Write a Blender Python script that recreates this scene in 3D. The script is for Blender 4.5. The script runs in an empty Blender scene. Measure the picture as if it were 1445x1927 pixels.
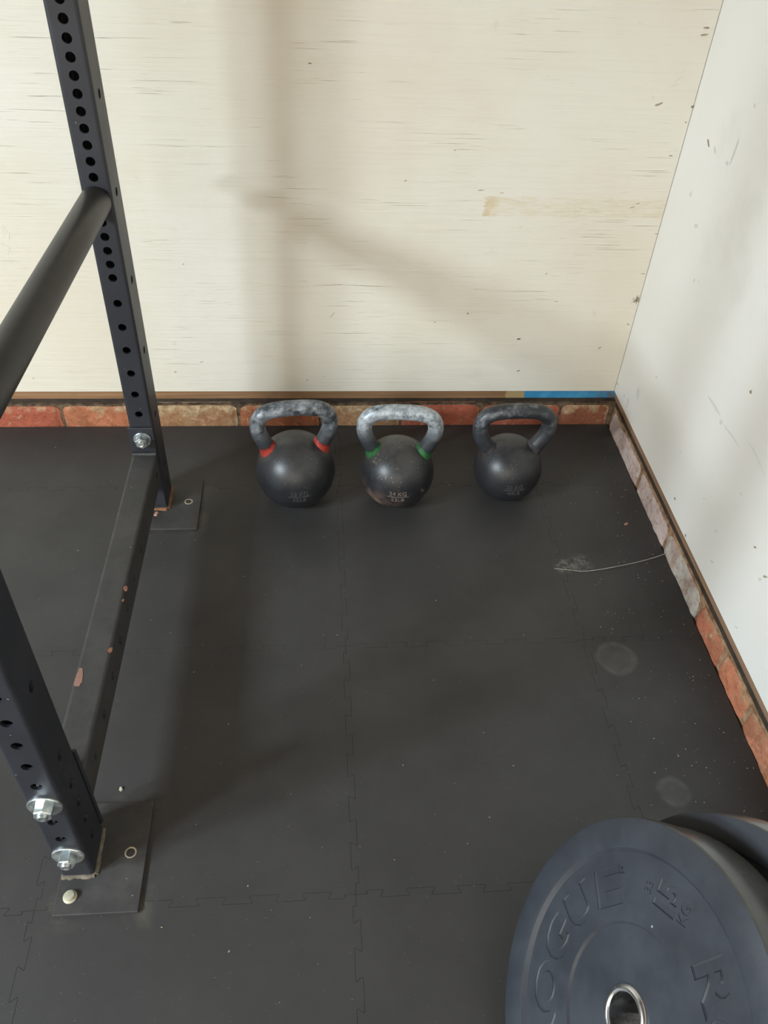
import bpy, bmesh, math, random
from mathutils import Vector, Matrix
from mathutils import noise as mnoise
from mathutils.geometry import delaunay_2d_cdt

random.seed(7)
SC = bpy.context.scene
COL = SC.collection
PI = math.pi

# ------------------------------------------------------------------ camera model (also used to turn photo pixels into points)
F_PX, CXP, CYP = 1553.0, 722.5, 963.5
S = 1.32                                        # lens height above the mats
R_ = Vector((0.99670961, -0.06765551, 0.04463959))   # image right, in the room
D_ = Vector((-0.01307683, -0.6777338, -0.73519105))  # image down
W_ = Vector((0.07999349, 0.73218824, -0.67638851))   # into the picture
EYE = Vector((0, 0, S))


def ray(x, y):
    return R_ * ((x - CXP) / F_PX) + D_ * ((y - CYP) / F_PX) + W_


def on_z(x, y, z=0.0):
    w = ray(x, y)
    return EYE + w * ((z - S) / w.z)


def on_y(x, y, Y):
    w = ray(x, y)
    return EYE + w * (Y / w.y)


def on_x(x, y, X):
    w = ray(x, y)
    return EYE + w * (X / w.x)


cam_d = bpy.data.cameras.new('camera')
cam = bpy.data.objects.new('camera', cam_d)
COL.objects.link(cam)
cam_d.sensor_fit = 'HORIZONTAL'
cam_d.sensor_width = 36.0
cam_d.lens = F_PX / 1445.0 * 36.0
cam_d.clip_start = 0.02
rm = Matrix((R_, -D_, -W_)).transposed()
cam.matrix_world = Matrix.Translation(EYE) @ rm.to_4x4()
SC.camera = cam

# ------------------------------------------------------------------ properties / linking


def tag(o, label=None, cat=None, group=None, kind=None):
    if label:
        o['label'] = label
    if cat:
        o['category'] = cat
    if group:
        o['group'] = group
    if kind:
        o['kind'] = kind
    return o


def empty(name, loc, rz=0.0):
    o = bpy.data.objects.new(name, None)
    COL.objects.link(o)
    o.location = loc
    o.rotation_euler = (0, 0, rz)
    o.empty_display_size = 0.05
    return o


def obj(name, bm, mats, parent=None, smooth=None, loc=None):
    """link a bmesh as ONE mesh object; smooth = angle below which edges shade smooth"""
    bm.normal_update()
    if smooth is not None:
        lim = math.radians(smooth)
        for f in bm.faces:
            f.smooth = True
        for e in bm.edges:
            if len(e.link_faces) == 2:
                e.smooth = e.calc_face_angle(0) < lim
            else:
                e.smooth = False
    me = bpy.data.meshes.new(name)
    bm.to_mesh(me)
    bm.free()
    if not isinstance(mats, (list, tuple)):
        mats = [mats]
    for m in mats:
        me.materials.append(m)
    o = bpy.data.objects.new(name, me)
    COL.objects.link(o)
    if parent:
        o.parent = parent
    if loc is not None:
        o.location = loc
    return o


# ------------------------------------------------------------------ materials


class NT:
    def __init__(self, name):
        self.m = bpy.data.materials.new(name)
        self.m.use_nodes = True
        self.t = self.m.node_tree
        self.b = self.t.nodes['Principled BSDF']
        self._co = None

    def n(self, typ, ins=None, **props):
        nd = self.t.nodes.new('ShaderNode' + typ)
        for k, v in props.items():
            setattr(nd, k, v)
        for k, v in (ins or {}).items():
            self.put(nd.inputs[k], v)
        return nd

    def put(self, sock, v):
        if hasattr(v, 'is_output'):
            self.t.links.new(v, sock)
        elif isinstance(v, (tuple, list)) and sock.type == 'RGBA' and len(v) == 3:
            sock.default_value = (*v, 1)
        else:
            sock.default_value = v

    def co(self, scale=(1, 1, 1)):
        if self._co is None:
            self._co = self.n('TexCoord').outputs['Object']
        if scale == (1, 1, 1):
            return self._co
        return self.n('Mapping', {'Vector': self._co, 'Scale': scale}).outputs[0]

    def noise(self, scale, detail=4, rough=0.55, vec=None, dist=0.0):
        return self.n('TexNoise', {'Vector': vec or self.co(), 'Scale': scale, 'Detail': detail, 'Roughness': rough, 'Distortion': dist}).outputs[0]

    def step(self, v, lo, hi, a=0.0, b=1.0):
        return self.n('MapRange', {'Value': v, 'From Min': lo, 'From Max': hi, 'To Min': a, 'To Max': b}, interpolation_type='SMOOTHSTEP').outputs[0]

    def math(self, op, a, b=0.0):
        nd = self.n('Math', operation=op)
        self.put(nd.inputs[0], a)
        self.put(nd.inputs[1], b)
        return nd.outputs[0]

    def mix(self, fac, a, b):
        nd = self.n('Mix', data_type='RGBA')
        self.put(nd.inputs[0], fac)
        self.put(nd.inputs[6], (*a, 1) if isinstance(a, tuple) and len(a) == 3 else a)
        self.put(nd.inputs[7], (*b, 1) if isinstance(b, tuple) and len(b) == 3 else b)
        return nd.outputs[2]

    def xyz(self):
        return self.n('SeparateXYZ', {0: self.co()}).outputs

    def specks(self, scale, size, keep=0.5, vec=None):
        """small irregular dots: 1 inside a speck"""
        vo = self.n('TexVoronoi', {'Vector': vec or self.co(), 'Scale': scale, 'Randomness': 1.0})
        inside = self.step(vo.outputs['Distance'], size, size * 0.6)
        pick = self.n('SeparateColor', {0: vo.outputs['Color']}).outputs[0]
        return self.math('MULTIPLY', inside, self.math('LESS_THAN', pick, keep))

    def out(self, color, rough=0.5, metal=0.0, bump=None, bump_s=0.3, bump_d=0.001, spec=None):
        self.put(self.b.inputs['Base Color'], color)
        self.put(self.b.inputs['Roughness'], rough)
        self.put(self.b.inputs['Metallic'], metal)
        if spec is not None:
            self.put(self.b.inputs['Specular IOR Level'], spec)
        if bump is not None:
            bn = self.n('Bump', {'Height': bump, 'Strength': bump_s, 'Distance': bump_d})
            self.t.links.new(bn.outputs[0], self.b.inputs['Normal'])
        return self.m


def lin(r, g, b):
    f = lambda c: (c / 255 / 12.92) if c <= 10 else ((c / 255 + 0.055) / 1.055) ** 2.4
    return (f(r), f(g), f(b))


def plain(name, rgb, rough=0.5, metal=0.0, var=0.15, sc=40.0):
    m = NT(name)
    k = m.noise(sc, 5)
    c = m.mix(m.step(k, 0.3, 0.7), tuple(x * (1 - var) for x in rgb), tuple(x * (1 + var) for x in rgb))
    return m.out(c, rough, metal, bump=k, bump_s=0.08)


# painted ply board behind
def wall_paint(name, base, dark, grain):
    m = NT(name)
    big = m.noise(1.6, 4, 0.6)
    c = m.mix(m.step(big, 0.35, 0.7), base, dark)
    if grain:
        gv = m.co((3.0, 3.0, 160.0))
        g1 = m.noise(1.0, 6, 0.65, gv)
        gv2 = m.co((7.0, 7.0, 420.0))
        g2 = m.noise(1.0, 3, 0.6, gv2)
        crack = m.math('MULTIPLY', m.step(g2, 0.66, 0.74), m.step(m.noise(5, 3), 0.42, 0.62))
        c = m.mix(m.math('MULTIPLY', m.step(g1, 0.5, 0.72), 0.13), c, lin(198, 186, 160))
        c = m.mix(m.math('MULTIPLY', crack, 0.55), c, lin(150, 128, 100))
        # worn paint along the strip where a batten used to be
        x, y, z = m.xyz()
        edge = m.math('MULTIPLY', m.math('SUBTRACT', m.noise(30, 4, 0.7, m.co((1, 1, 6))), 0.5), 0.03)
        xx = m.math('ADD', x, m.math('MULTIPLY', edge, 1.2))
        zz = m.math('ADD', z, edge)
        box = m.math('MULTIPLY', m.math('MULTIPLY', m.step(xx, 0.372, 0.378), m.step(xx, 0.86, 0.80)),
                     m.math('MULTIPLY', m.step(zz, 0.572, 0.577), m.step(zz, 0.622, 0.614)))
        wear = m.math('MULTIPLY', box, m.step(m.noise(60, 5, 0.7, m.co((0.5, 1, 4))), 0.35, 0.75, 0.0, 0.55))
        wear = m.math('MAXIMUM', wear, m.math('MULTIPLY', m.math('MULTIPLY', box, m.step(xx, 0.425, 0.385)), m.step(m.noise(45, 4), 0.3, 0.6, 0.2, 0.8)))
        c = m.mix(wear, c, lin(205, 184, 146))
        stain = m.math('MULTIPLY', m.step(m.noise(9, 5, 0.65, m.co((1, 1, 3))), 0.58, 0.75), 0.22)
        c = m.mix(stain, c, lin(206, 190, 158))
        h = m.math('ADD', m.math('MULTIPLY', g1, 0.6), m.math('MULTIPLY', crack, -0.8))
        return m.out(c, 0.55, bump=h, bump_s=0.6, bump_d=0.0022)
    sm = m.math('MULTIPLY', m.step(m.noise(4.5, 5, 0.6), 0.55, 0.78), 0.25)
    c = m.mix(sm, c, lin(196, 192, 184))
    dots = m.specks(22, 0.13, 0.10)
    c = m.mix(m.math('MULTIPLY', dots, 0.5), c, lin(150, 146, 138))
    h = m.math('ADD', m.noise(300, 3), m.math('MULTIPLY', m.specks(16, 0.12, 0.2), -1.5))
    return m.out(c, 0.5, bump=h, bump_s=0.14, bump_d=0.001)


M_back = wall_paint('cream_paint', lin(223, 218, 205), lin(215, 207, 189), True)
M_right = wall_paint('white_paint', lin(230, 227, 220), lin(225, 221, 213), False)
M_mark = plain('wall_scuff', lin(150, 136, 116), 0.8, var=0.4, sc=200)
M_markl = plain('wall_faint_scuff', lin(217, 209, 190), 0.8, var=0.05, sc=200)
M_markg = plain('wall_grey_scuff', lin(208, 207, 202), 0.8, var=0.05, sc=200)
M_dent = plain('wall_dent', lin(104, 74, 58), 0.8, var=0.4, sc=300)
M_ply_edge = plain('ply_edge', lin(190, 170, 130), 0.8, sc=60)
M_ceiling = plain('ceiling_boards', lin(140, 104, 66), 0.7, sc=5)
M_plain_wall = plain('side_paint', lin(158, 144, 120), 0.6, var=0.04, sc=4)

# rubber mats
m = NT('rubber_mat')
x, y, z = m.xyz()
cloud = m.noise(3.2, 6, 0.62)
cl2 = m.noise(11, 5, 0.6)
c = m.mix(m.step(cloud, 0.3, 0.72), (0.0285, 0.0272, 0.0260), (0.0420, 0.0402, 0.0386))
c = m.mix(m.math('MULTIPLY', m.step(cl2, 0.5, 0.75), 0.35), c, (0.044, 0.042, 0.041))


def ring_mark(c, px, py, r, amp):
    d = m.n('VectorMath', {0: m.co(), 1: (px, py, 0)}, operation='DISTANCE').outputs['Value']
    d = m.math('ADD', d, m.math('MULTIPLY', m.math('SUBTRACT', m.noise(25, 4), 0.5), 0.012))
    body = m.step(d, r, r - 0.012)
    rim = m.math('MULTIPLY', m.step(d, r - 0.02, r - 0.006), body)
    f = m.math('MULTIPLY', m.math('ADD', m.math('MULTIPLY', body, 0.45), m.math('MULTIPLY', rim, 0.55)), m.step(m.noise(35, 5, 0.7), 0.25, 0.75, 0.15, 1.0))
    return m.mix(m.math('MULTIPLY', f, amp), c, (0.16, 0.15, 0.135))


c = ring_mark(c, 0.596, 0.987, 0.046, 0.5)
c = ring_mark(c, 0.6175, 0.694, 0.034, 0.45)
for (px, py, r, a) in ((0.548, 1.243, 0.03, 1.0), (0.588, 1.25, 0.036, 0.7)):
    d = m.n('VectorMath', {0: m.co(), 1: (px, py, 0)}, operation='DISTANCE').outputs['Value']
    f = m.math('MULTIPLY', m.step(d, r, r * 0.3), m.step(m.noise(60, 6, 0.75), 0.42, 0.62))
    c = m.mix(m.math('MULTIPLY', f, a * 0.75), c, (0.24, 0.225, 0.20))
# pale dust swept up against the rack feet
for (cx_, cy_, hx_, hy_) in ((-0.345, 0.6235, 0.0635, 0.0905), (-0.336, 1.462, 0.062, 0.086)):
    dx_ = m.math('SUBTRACT', m.math('ABSOLUTE', m.math('SUBTRACT', x, cx_)), hx_)
    dy_ = m.math('SUBTRACT', m.math('ABSOLUTE', m.math('SUBTRACT', y, cy_)), hy_)
    dd_ = m.math('MAXIMUM', dx_, dy_)
    f = m.math('MULTIPLY', m.step(dd_, 0.032, 0.0), m.step(m.noise(16, 5, 0.65), 0.45, 0.7))
    c = m.mix(m.math('MULTIPLY', f, 0.5), c, (0.105, 0.092, 0.070))
# grit: denser close to the right hand brick course
near = m.step(x, 0.45, 0.80, 0.03, 0.26)
vo = m.n('TexVoronoi', {'Vector': m.co((1, 1, 0)), 'Scale': 125.0, 'Randomness': 1.0})
pick = m.n('SeparateColor', {0: vo.outputs['Color']}).outputs
inside = m.step(vo.outputs['Distance'], 0.13, 0.07)
g = m.math('MULTIPLY', inside, m.math('LESS_THAN', pick[0], near))
c = m.mix(m.math('MULTIPLY', g, pick[1]), c, (0.26, 0.235, 0.20))
fine = m.math('MULTIPLY', m.specks(190, 0.16, 0.07, m.co((1, 1, 0))), 0.5)
c = m.mix(fine, c, (0.2, 0.18, 0.16))
scr = m.math('MULTIPLY', m.step(m.noise(1.0, 6, 0.7, m.co((18, 160, 1))), 0.66, 0.78), 0.18)
c = m.mix(scr, c, (0.10, 0.095, 0.09))
hh = m.math('ADD', m.noise(520, 3, 0.6, m.co((1, 1, 0))), m.math('MULTIPLY', m.noise(60, 4), 0.8))
M_mat = m.out(c, m.step(cloud, 0.2, 0.8, 0.58, 0.46), bump=hh, bump_s=0.22, bump_d=0.0008, spec=0.42)
M_gap = plain('mat_underside', (0.004, 0.004, 0.004), 0.9)

# brick: per brick tint from a colour attribute, lime and dust smeared over it
m = NT('old_brick')
tint = m.n('VertexColor', layer_name='tint')
zz = m.n('Attribute', attribute_name='smear', attribute_type='GEOMETRY').outputs['Fac']
n1 = m.noise(26, 6, 0.65)
n2 = m.noise(70, 5, 0.7, dist=0.4)
n3 = m.noise(14, 5, 0.6)
c = m.mix(m.step(n2, 0.42, 0.72), tint.outputs[0], m.mix(0.5, tint.outputs[0], lin(96, 44, 26)))
c = m.mix(m.math('MULTIPLY', m.step(n3, 0.50, 0.62), 0.45), c, lin(128, 78, 50))
c = m.mix(m.math('MULTIPLY', m.step(m.noise(38, 5, 0.7, dist=0.8), 0.55, 0.70), 0.5), c, lin(196, 160, 132))
sm = m.step(m.math('ADD', zz, m.math('MULTIPLY', m.math('SUBTRACT', n1, 0.5), 1.7)), 0.48, 0.78)
c = m.mix(m.math('MULTIPLY', sm, 0.85), c, m.mix(m.step(n2, 0.35, 0.65), lin(128, 104, 74), lin(186, 160, 124)))
c = m.mix(m.math('MULTIPLY', m.step(m.noise(120, 4, 0.7), 0.66, 0.74), 0.5), c, lin(208, 190, 160))
M_brick = m.out(c, 0.85, bump=m.math('ADD', n2, n1), bump_s=0.7, bump_d=0.004)
m = NT('lime_mortar')
k = m.noise(45, 6, 0.7)
M_mortar = m.out(m.mix(m.step(k, 0.35, 0.65), lin(58, 44, 34), lin(118, 96, 72)), 0.95, bump=k, bump_s=0.8, bump_d=0.004)
m = NT('pale_mortar')
k = m.noise(45, 6, 0.7)
M_mortar_r = m.out(m.mix(m.step(k, 0.35, 0.65), lin(112, 78, 54), lin(168, 136, 104)), 0.95, bump=k, bump_s=0.8, bump_d=0.004)
M_felt = plain('damp_course_felt', lin(54, 44, 34), 0.9, var=0.35, sc=50)

# timber sole plate; the blue paint ends near the corner of the room


def timber(name, a, b, blue):
    m = NT(name)
    ax = (2.5, 2.5, 90.0)
    g = m.noise(1.0, 6, 0.65, m.co(ax), 0.6)
    c = m.mix(m.step(g, 0.3, 0.7), a, b)
    c = m.mix(m.math('MULTIPLY', m.step(m.noise(12, 4), 0.55, 0.75), 0.4), c, tuple(v * 0.55 for v in a))
    if blue:
        x, y, z = m.xyz()
        x2 = m.math('ADD', x, m.math('MULTIPLY', m.math('SUBTRACT', m.noise(40, 4), 0.5), 0.03))
        c = m.mix(m.math('MULTIPLY', m.math('MULTIPLY', m.step(x2, 0.497, 0.503), m.step(x2, 0.56, 0.55)), 0.8), c, lin(176, 150, 104))
        bl = m.mix(m.step(m.noise(22, 5), 0.35, 0.7), lin(50, 128, 172), lin(72, 150, 188))
        worn = m.math('MULTIPLY', m.step(x, 0.70, 0.79), m.step(m.noise(50, 4), 0.4, 0.6))
        bl = m.mix(worn, bl, lin(96, 100, 110))
        c = m.mix(m.step(x2, 0.543, 0.549), c, bl)
    return m.out(c, 0.7, bump=g, bump_s=0.3, bump_d=0.001)


M_timber_b = timber('sole_plate_back', lin(122, 90, 60), lin(150, 114, 80), True)
M_timber_r = timber('sole_plate_side', lin(128, 98, 74), lin(156, 124, 98), False)

# metals
m = NT('black_powder_coat')
k = m.noise(420, 3)
d = m.noise(9, 5, 0.65)
c = m.mix(m.step(d, 0.35, 0.75), (0.0150, 0.0165, 0.0220), (0.0215, 0.0232, 0.0300))
c = m.mix(m.math('MULTIPLY', m.specks(60, 0.1, 0.05), 0.6), c, (0.2, 0.2, 0.19))
M_steel = m.out(c, m.step(d, 0.2, 0.8, 0.42, 0.52), bump=k, bump_s=0.10, bump_d=0.0006, spec=0.55)
m = NT('dusty_powder_coat')
d = m.noise(14, 6, 0.7)
k = m.noise(420, 3)
c = m.mix(m.step(d, 0.3, 0.75), (0.026, 0.0245, 0.023), (0.048, 0.045, 0.0425))
c = m.mix(m.math('MULTIPLY', m.specks(75, 0.1, 0.08), 0.6), c, (0.3, 0.29, 0.26))
M_steel_dusty = m.out(c, 0.6, bump=k, bump_s=0.10, bump_d=0.0006)
M_pipe = plain('black_pipe', (0.020, 0.0195, 0.019), 0.42, var=0.2, sc=18)
m = NT('zinc')
k = m.noise(60, 4)
M_zinc = m.out(m.mix(m.step(k, 0.35, 0.7), lin(150, 158, 160), lin(214, 220, 218)), 0.34, 0.85, bump=k, bump_s=0.1)
M_zinc_y = plain('dull_zinc', lin(178, 174, 152), 0.45, 0.35, 0.1, 80)
M_rust = plain('rusty_weld', lin(108, 74, 50), 0.85, var=0.4, sc=90)
M_weldg = plain('dusty_weld', lin(96, 88, 76), 0.85, var=0.35, sc=90)
M_hole_rim = plain('bare_hole_rim', lin(160, 150, 130), 0.6, var=0.2, sc=80)
M_pink = plain('bare_primer', lin(136, 100, 88), 0.8, var=0.12, sc=60)
M_orange = plain('brick_rub', lin(118, 76, 54), 0.85, var=0.3, sc=120)
m = NT('chrome_ring')
k = m.noise(50, 4)
M_chrome = m.out(lin(214, 216, 218), m.step(k, 0.3, 0.8, 0.2, 0.34), 1.0)
M_dark = plain('dark_bore', (0.03, 0.025, 0.02), 0.8)

# bumper plate rubber
m = NT('bumper_rubber')
d = m.noise(13, 6, 0.65)
e = m.noise(40, 5, 0.7)
c = m.mix(m.step(d, 0.3, 0.75), (0.0220, 0.0255, 0.0330), (0.034, 0.0385, 0.0480))
c = m.mix(m.math('MULTIPLY', m.step(e, 0.6, 0.8), 0.3), c, (0.075, 0.08, 0.09))
c = m.mix(m.math('MULTIPLY', m.specks(26, 0.06, 0.12), 0.8), c, (0.45, 0.43, 0.38))
M_bumper = m.out(c, m.step(d, 0.2, 0.8, 0.42, 0.55), bump=m.math('ADD', m.noise(300, 3), d), bump_s=0.10, bump_d=0.001, spec=0.5)

M_tread = plain('polished_rubber_edge', (0.055, 0.054, 0.051), 0.24, var=0.15, sc=30)


# kettlebells
def kb_ball(name, dust, rust):
    m = NT(name)
    x, y, z = m.xyz()
    d = m.noise(22, 5, 0.65)
    c = m.mix(m.step(d, 0.3, 0.7), (0.0115, 0.0122, 0.0145), (0.019, 0.020, 0.0228))
    # chalk dust settles on the top of the ball
    top = m.step(z, 0.10, 0.18)
    c = m.mix(m.math('MULTIPLY', m.math('MULTIPLY', top, m.step(d, 0.3, 0.6)), 0.35 * dust), c, (0.13, 0.118, 0.10))
    sp = m.math('MULTIPLY', m.specks(230, 0.26, 0.22), m.step(z, 0.05, 0.14))
    c = m.mix(m.math('MULTIPLY', sp, m.math('MULTIPLY', m.step(m.noise(16, 4), 0.4, 0.65), dust)), c, (0.42, 0.38, 0.30))
    if rust:
        f = m.math('MULTIPLY', m.math('MULTIPLY', m.step(x, 0.03, -0.05), m.step(z, 0.10, 0.03)), m.step(m.noise(30, 6, 0.7), 0.35, 0.65))
        c = m.mix(m.math('MULTIPLY', f, 0.8), c, lin(120, 96, 84))
        pat = m.step(m.noise(28, 3), 0.66, 0.72)
        c = m.mix(m.math('MULTIPLY', pat, 0.6), c, lin(128, 108, 88))
    return m.out(c, 0.40, bump=m.noise(330, 3), bump_s=0.14, bump_d=0.0008, spec=0.5)


def kb_handle(name, worn, lo, hi):
    m = NT(name)
    x, y, z = m.xyz()
    d = m.noise(20, 6, 0.68, m.co((1.0, 1.6, 1.6)))
    e = m.noise(90, 5, 0.7)
    k = m.math('ADD', m.math('MULTIPLY', d, 0.75), m.math('MULTIPLY', e, 0.25))
    up = m.step(z, 0.17, 0.235)
    w = m.math('MULTIPLY', m.step(k, lo, hi), up)
    c = m.mix(m.step(d, 0.3, 0.7), (0.019, 0.0215, 0.026), (0.034, 0.037, 0.043))
    c = m.mix(m.math('MULTIPLY', w, worn), c, m.mix(m.step(e, 0.35, 0.65), lin(122, 130, 138), lin(182, 188, 192)))
    return m.out(c, 0.42, m.math('MULTIPLY', w, 0.25), bump=m.math('ADD', e, m.noise(330, 3)), bump_s=0.16, bump_d=0.001)


M_red = plain('red_band', lin(196, 74, 62), 0.6, var=0.2, sc=70)
M_green = plain('green_band', lin(58, 122, 70), 0.6, var=0.25, sc=70)
M_grey_band = plain('worn_grey_collar', lin(74, 70, 72), 0.6, var=0.35, sc=60)
M_kbtext = plain('raised_figures', lin(66, 65, 65), 0.55, var=0.35, sc=200)
M_kbtext_b = plain('dusty_figures', lin(112, 98, 88), 0.6, var=0.35, sc=200)
M_chip = plain('brick_crumb', lin(172, 128, 110), 0.9, var=0.2, sc=90)
M_pale = plain('pale_crumb', lin(206, 196, 172), 0.9, var=0.15, sc=90)
M_grit = plain('dusty_grit', lin(158, 148, 130), 0.9, var=0.3, sc=150)
M_thread = plain('grey_fibre', lin(150, 146, 138), 0.8)

# ------------------------------------------------------------------ mesh helpers


def add_box(bm, lo, hi, mi=0):
    x0, y0, z0 = lo
    x1, y1, z1 = hi
    v = [bm.verts.new(p) for p in ((x0, y0, z0), (x1, y0, z0), (x1, y1, z0), (x0, y1, z0), (x0, y0, z1), (x1, y0, z1), (x1, y1, z1), (x0, y1, z1))]
    fs = []
    for q in ((0, 3, 2, 1), (4, 5, 6, 7), (0, 1, 5, 4), (1, 2, 6, 5), (2, 3, 7, 6), (3, 0, 4, 7)):
        f = bm.faces.new([v[i] for i in q])
        f.material_index = mi
        fs.append(f)
    return v, fs


def bevel_box(bm, lo, hi, r=0.002, seg=2, mi=0):
    v, fs = add_box(bm, lo, hi, mi)
    es = {e for f in fs for e in f.edges}
    bmesh.ops.bevel(bm, geom=list(es), offset=r, segments=seg, profile=0.5, affect='EDGES', clamp_overlap=True)


def frame_of(n):
    n = Vector(n).normalized()
    a = Vector((0, 0, 1)) if abs(n.z) < 0.9 else Vector((1, 0, 0))
    u = n.cross(a).normalized()
    return u, n.cross(u).normalized(), n


def lathe(bm, prof, org, axis, seg=48, u=None, close=False, mi=0):
    """prof: list of (radius, height along axis)"""
    if u is None:
        u, v, n = frame_of(axis)
    else:
        n = Vector(axis).normalized()
        u = Vector(u)
        v = n.cross(u)
    org = Vector(org)
    rings = []
    for r, h in prof:
        if r < 1e-6:
            rings.append([bm.verts.new(org + n * h)])
        else:
            rings.append([bm.verts.new(org + n * h + (u * math.cos(2 * PI * k / seg) + v * math.sin(2 * PI * k / seg)) * r) for k in range(seg)])
    pairs = list(zip(rings[:-1], rings[1:]))
    if close:
        pairs.append((rings[-1], rings[0]))
    for a, b in pairs:
        for k in range(seg):
            q = []
            for w in (a[k % len(a)], a[(k + 1) % len(a)], b[(k + 1) % len(b)], b[k % len(b)]):
                if w not in q:
                    q.append(w)
            if len(q) > 2:
                f = bm.faces.new(q)
                f.material_index = mi
    return rings


def sweep(bm, pts, rad, seg=20, cap=True, yscale=1.0, up=Vector((0, 1, 0)), mi=0):
    """tube through pts with a radius at each point"""
    rings = []
    n = len(pts)
    for i, p in enumerate(pts):
        t = (pts[min(i + 1, n - 1)] - pts[max(i - 1, 0)]).normalized()
        a = (up - t * up.dot(t)).normalized()
        b = t.cross(a)
        r = rad[i] if isinstance(rad, (list, tuple)) else rad
        rings.append([bm.verts.new(p + (a * math.cos(2 * PI * k / seg) * yscale + b * math.sin(2 * PI * k / seg)) * r) for k in range(seg)])
    for a, b in zip(rings[:-1], rings[1:]):
        for k in range(seg):
            f = bm.faces.new((a[k], a[(k + 1) % seg], b[(k + 1) % seg], b[k]))
            f.material_index = mi
    if cap:
        bm.faces.new(list(reversed(rings[0]))).material_index = mi
        bm.faces.new(rings[-1]).material_index = mi
    return rings


def catmull(ps, n=8):
    out = []
    q = [ps[0] * 2 - ps[1]] + list(ps) + [ps[-1] * 2 - ps[-2]]
    for i in range(1, len(q) - 2):
        for k in range(n):
            t = k / n
            a, b, c, d = q[i - 1], q[i], q[i + 1], q[i + 2]
            out.append(0.5 * ((2 * b) + (c - a) * t + (2 * a - 5 * b + 4 * c - d) * t * t + (3 * b - a - 3 * c + d) * t ** 3))
    out.append(ps[-1].copy())
    return out


def text_bm(body, size, depth, offset=0.0, res=4, bev=0.0):
    """letters as a closed bmesh, centred on x, base line at y=0, z from -depth to depth"""
    cu = bpy.data.curves.new('t', 'FONT')
    cu.body = body
    cu.size = size
    cu.align_x = 'CENTER'
    cu.extrude = depth
    cu.offset = offset
    cu.resolution_u = res
    if bev:
        cu.bevel_depth = bev
        cu.bevel_resolution = 0
    ob = bpy.data.objects.new('t', cu)
    COL.objects.link(ob)
    dg = bpy.context.evaluated_depsgraph_get()
    me = bpy.data.meshes.new_from_object(ob.evaluated_get(dg))
    bm = bmesh.new()
    bm.from_mesh(me)
    bmesh.ops.remove_doubles(bm, verts=bm.verts, dist=size * 1e-4)
    bpy.data.objects.remove(ob)
    bpy.data.curves.remove(cu)
    bpy.data.meshes.remove(me)
    return bm


def join(bm, other, fn):
    """copy other into bm with each point passed through fn"""
    vm = {v: bm.verts.new(fn(v.co)) for v in other.verts}
    for f in other.faces:
        try:
            bm.faces.new([vm[v] for v in f.verts]).material_index = f.material_index
        except ValueError:
            pass
    other.free()


# ------------------------------------------------------------------ the room
RX, RY = 0.785, 1.772           # faces of the right and back boards
ZB = 0.108                      # lower edge of the boards
XL, YF, ZC = -2.85, -1.6, 2.45


def blob(bm, c, u, v, n, lu, lv, ang, mi, k=9, rag=0.35, lift=0.0004):
    """a ragged flat mark lying on a board"""
    ca, sa = math.cos(ang), math.sin(ang)
    vs = []
    for i in range(k):
        a = 2 * PI * i / k
        r = 1 + rag * random.uniform(-1, 1)
        p, q = math.cos(a) * lu * r, math.sin(a) * lv * r
        vs.append(bm.verts.new(c + u * (p * ca - q * sa) + v * (p * sa + q * ca) + n * lift))
    f = bm.faces.new(vs)
    f.material_index = mi
    f.normal_update()
    if f.normal.dot(n) < 0:
        f.normal_flip()


def streak(bm, pts, n, w, mi, lift=0.0004):
    side = []
    for i, p in enumerate(pts):
        t = (pts[min(i + 1, len(pts) - 1)] - pts[max(i - 1, 0)]).normalized()
        s = n.cross(t).normalized() * w * 0.5 * (0.25 if i in (0, len(pts) - 1) else random.uniform(0.6, 1.2))
        side.append((bm.verts.new(p + s + n * lift), bm.verts.new(p - s + n * lift)))
    for a, b in zip(side[:-1], side[1:]):
        f = bm.faces.new((a[0], a[1], b[1], b[0]))
        f.material_index = mi
        f.normal_update()
        if f.normal.dot(n) < 0:
            f.normal_flip()


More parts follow.
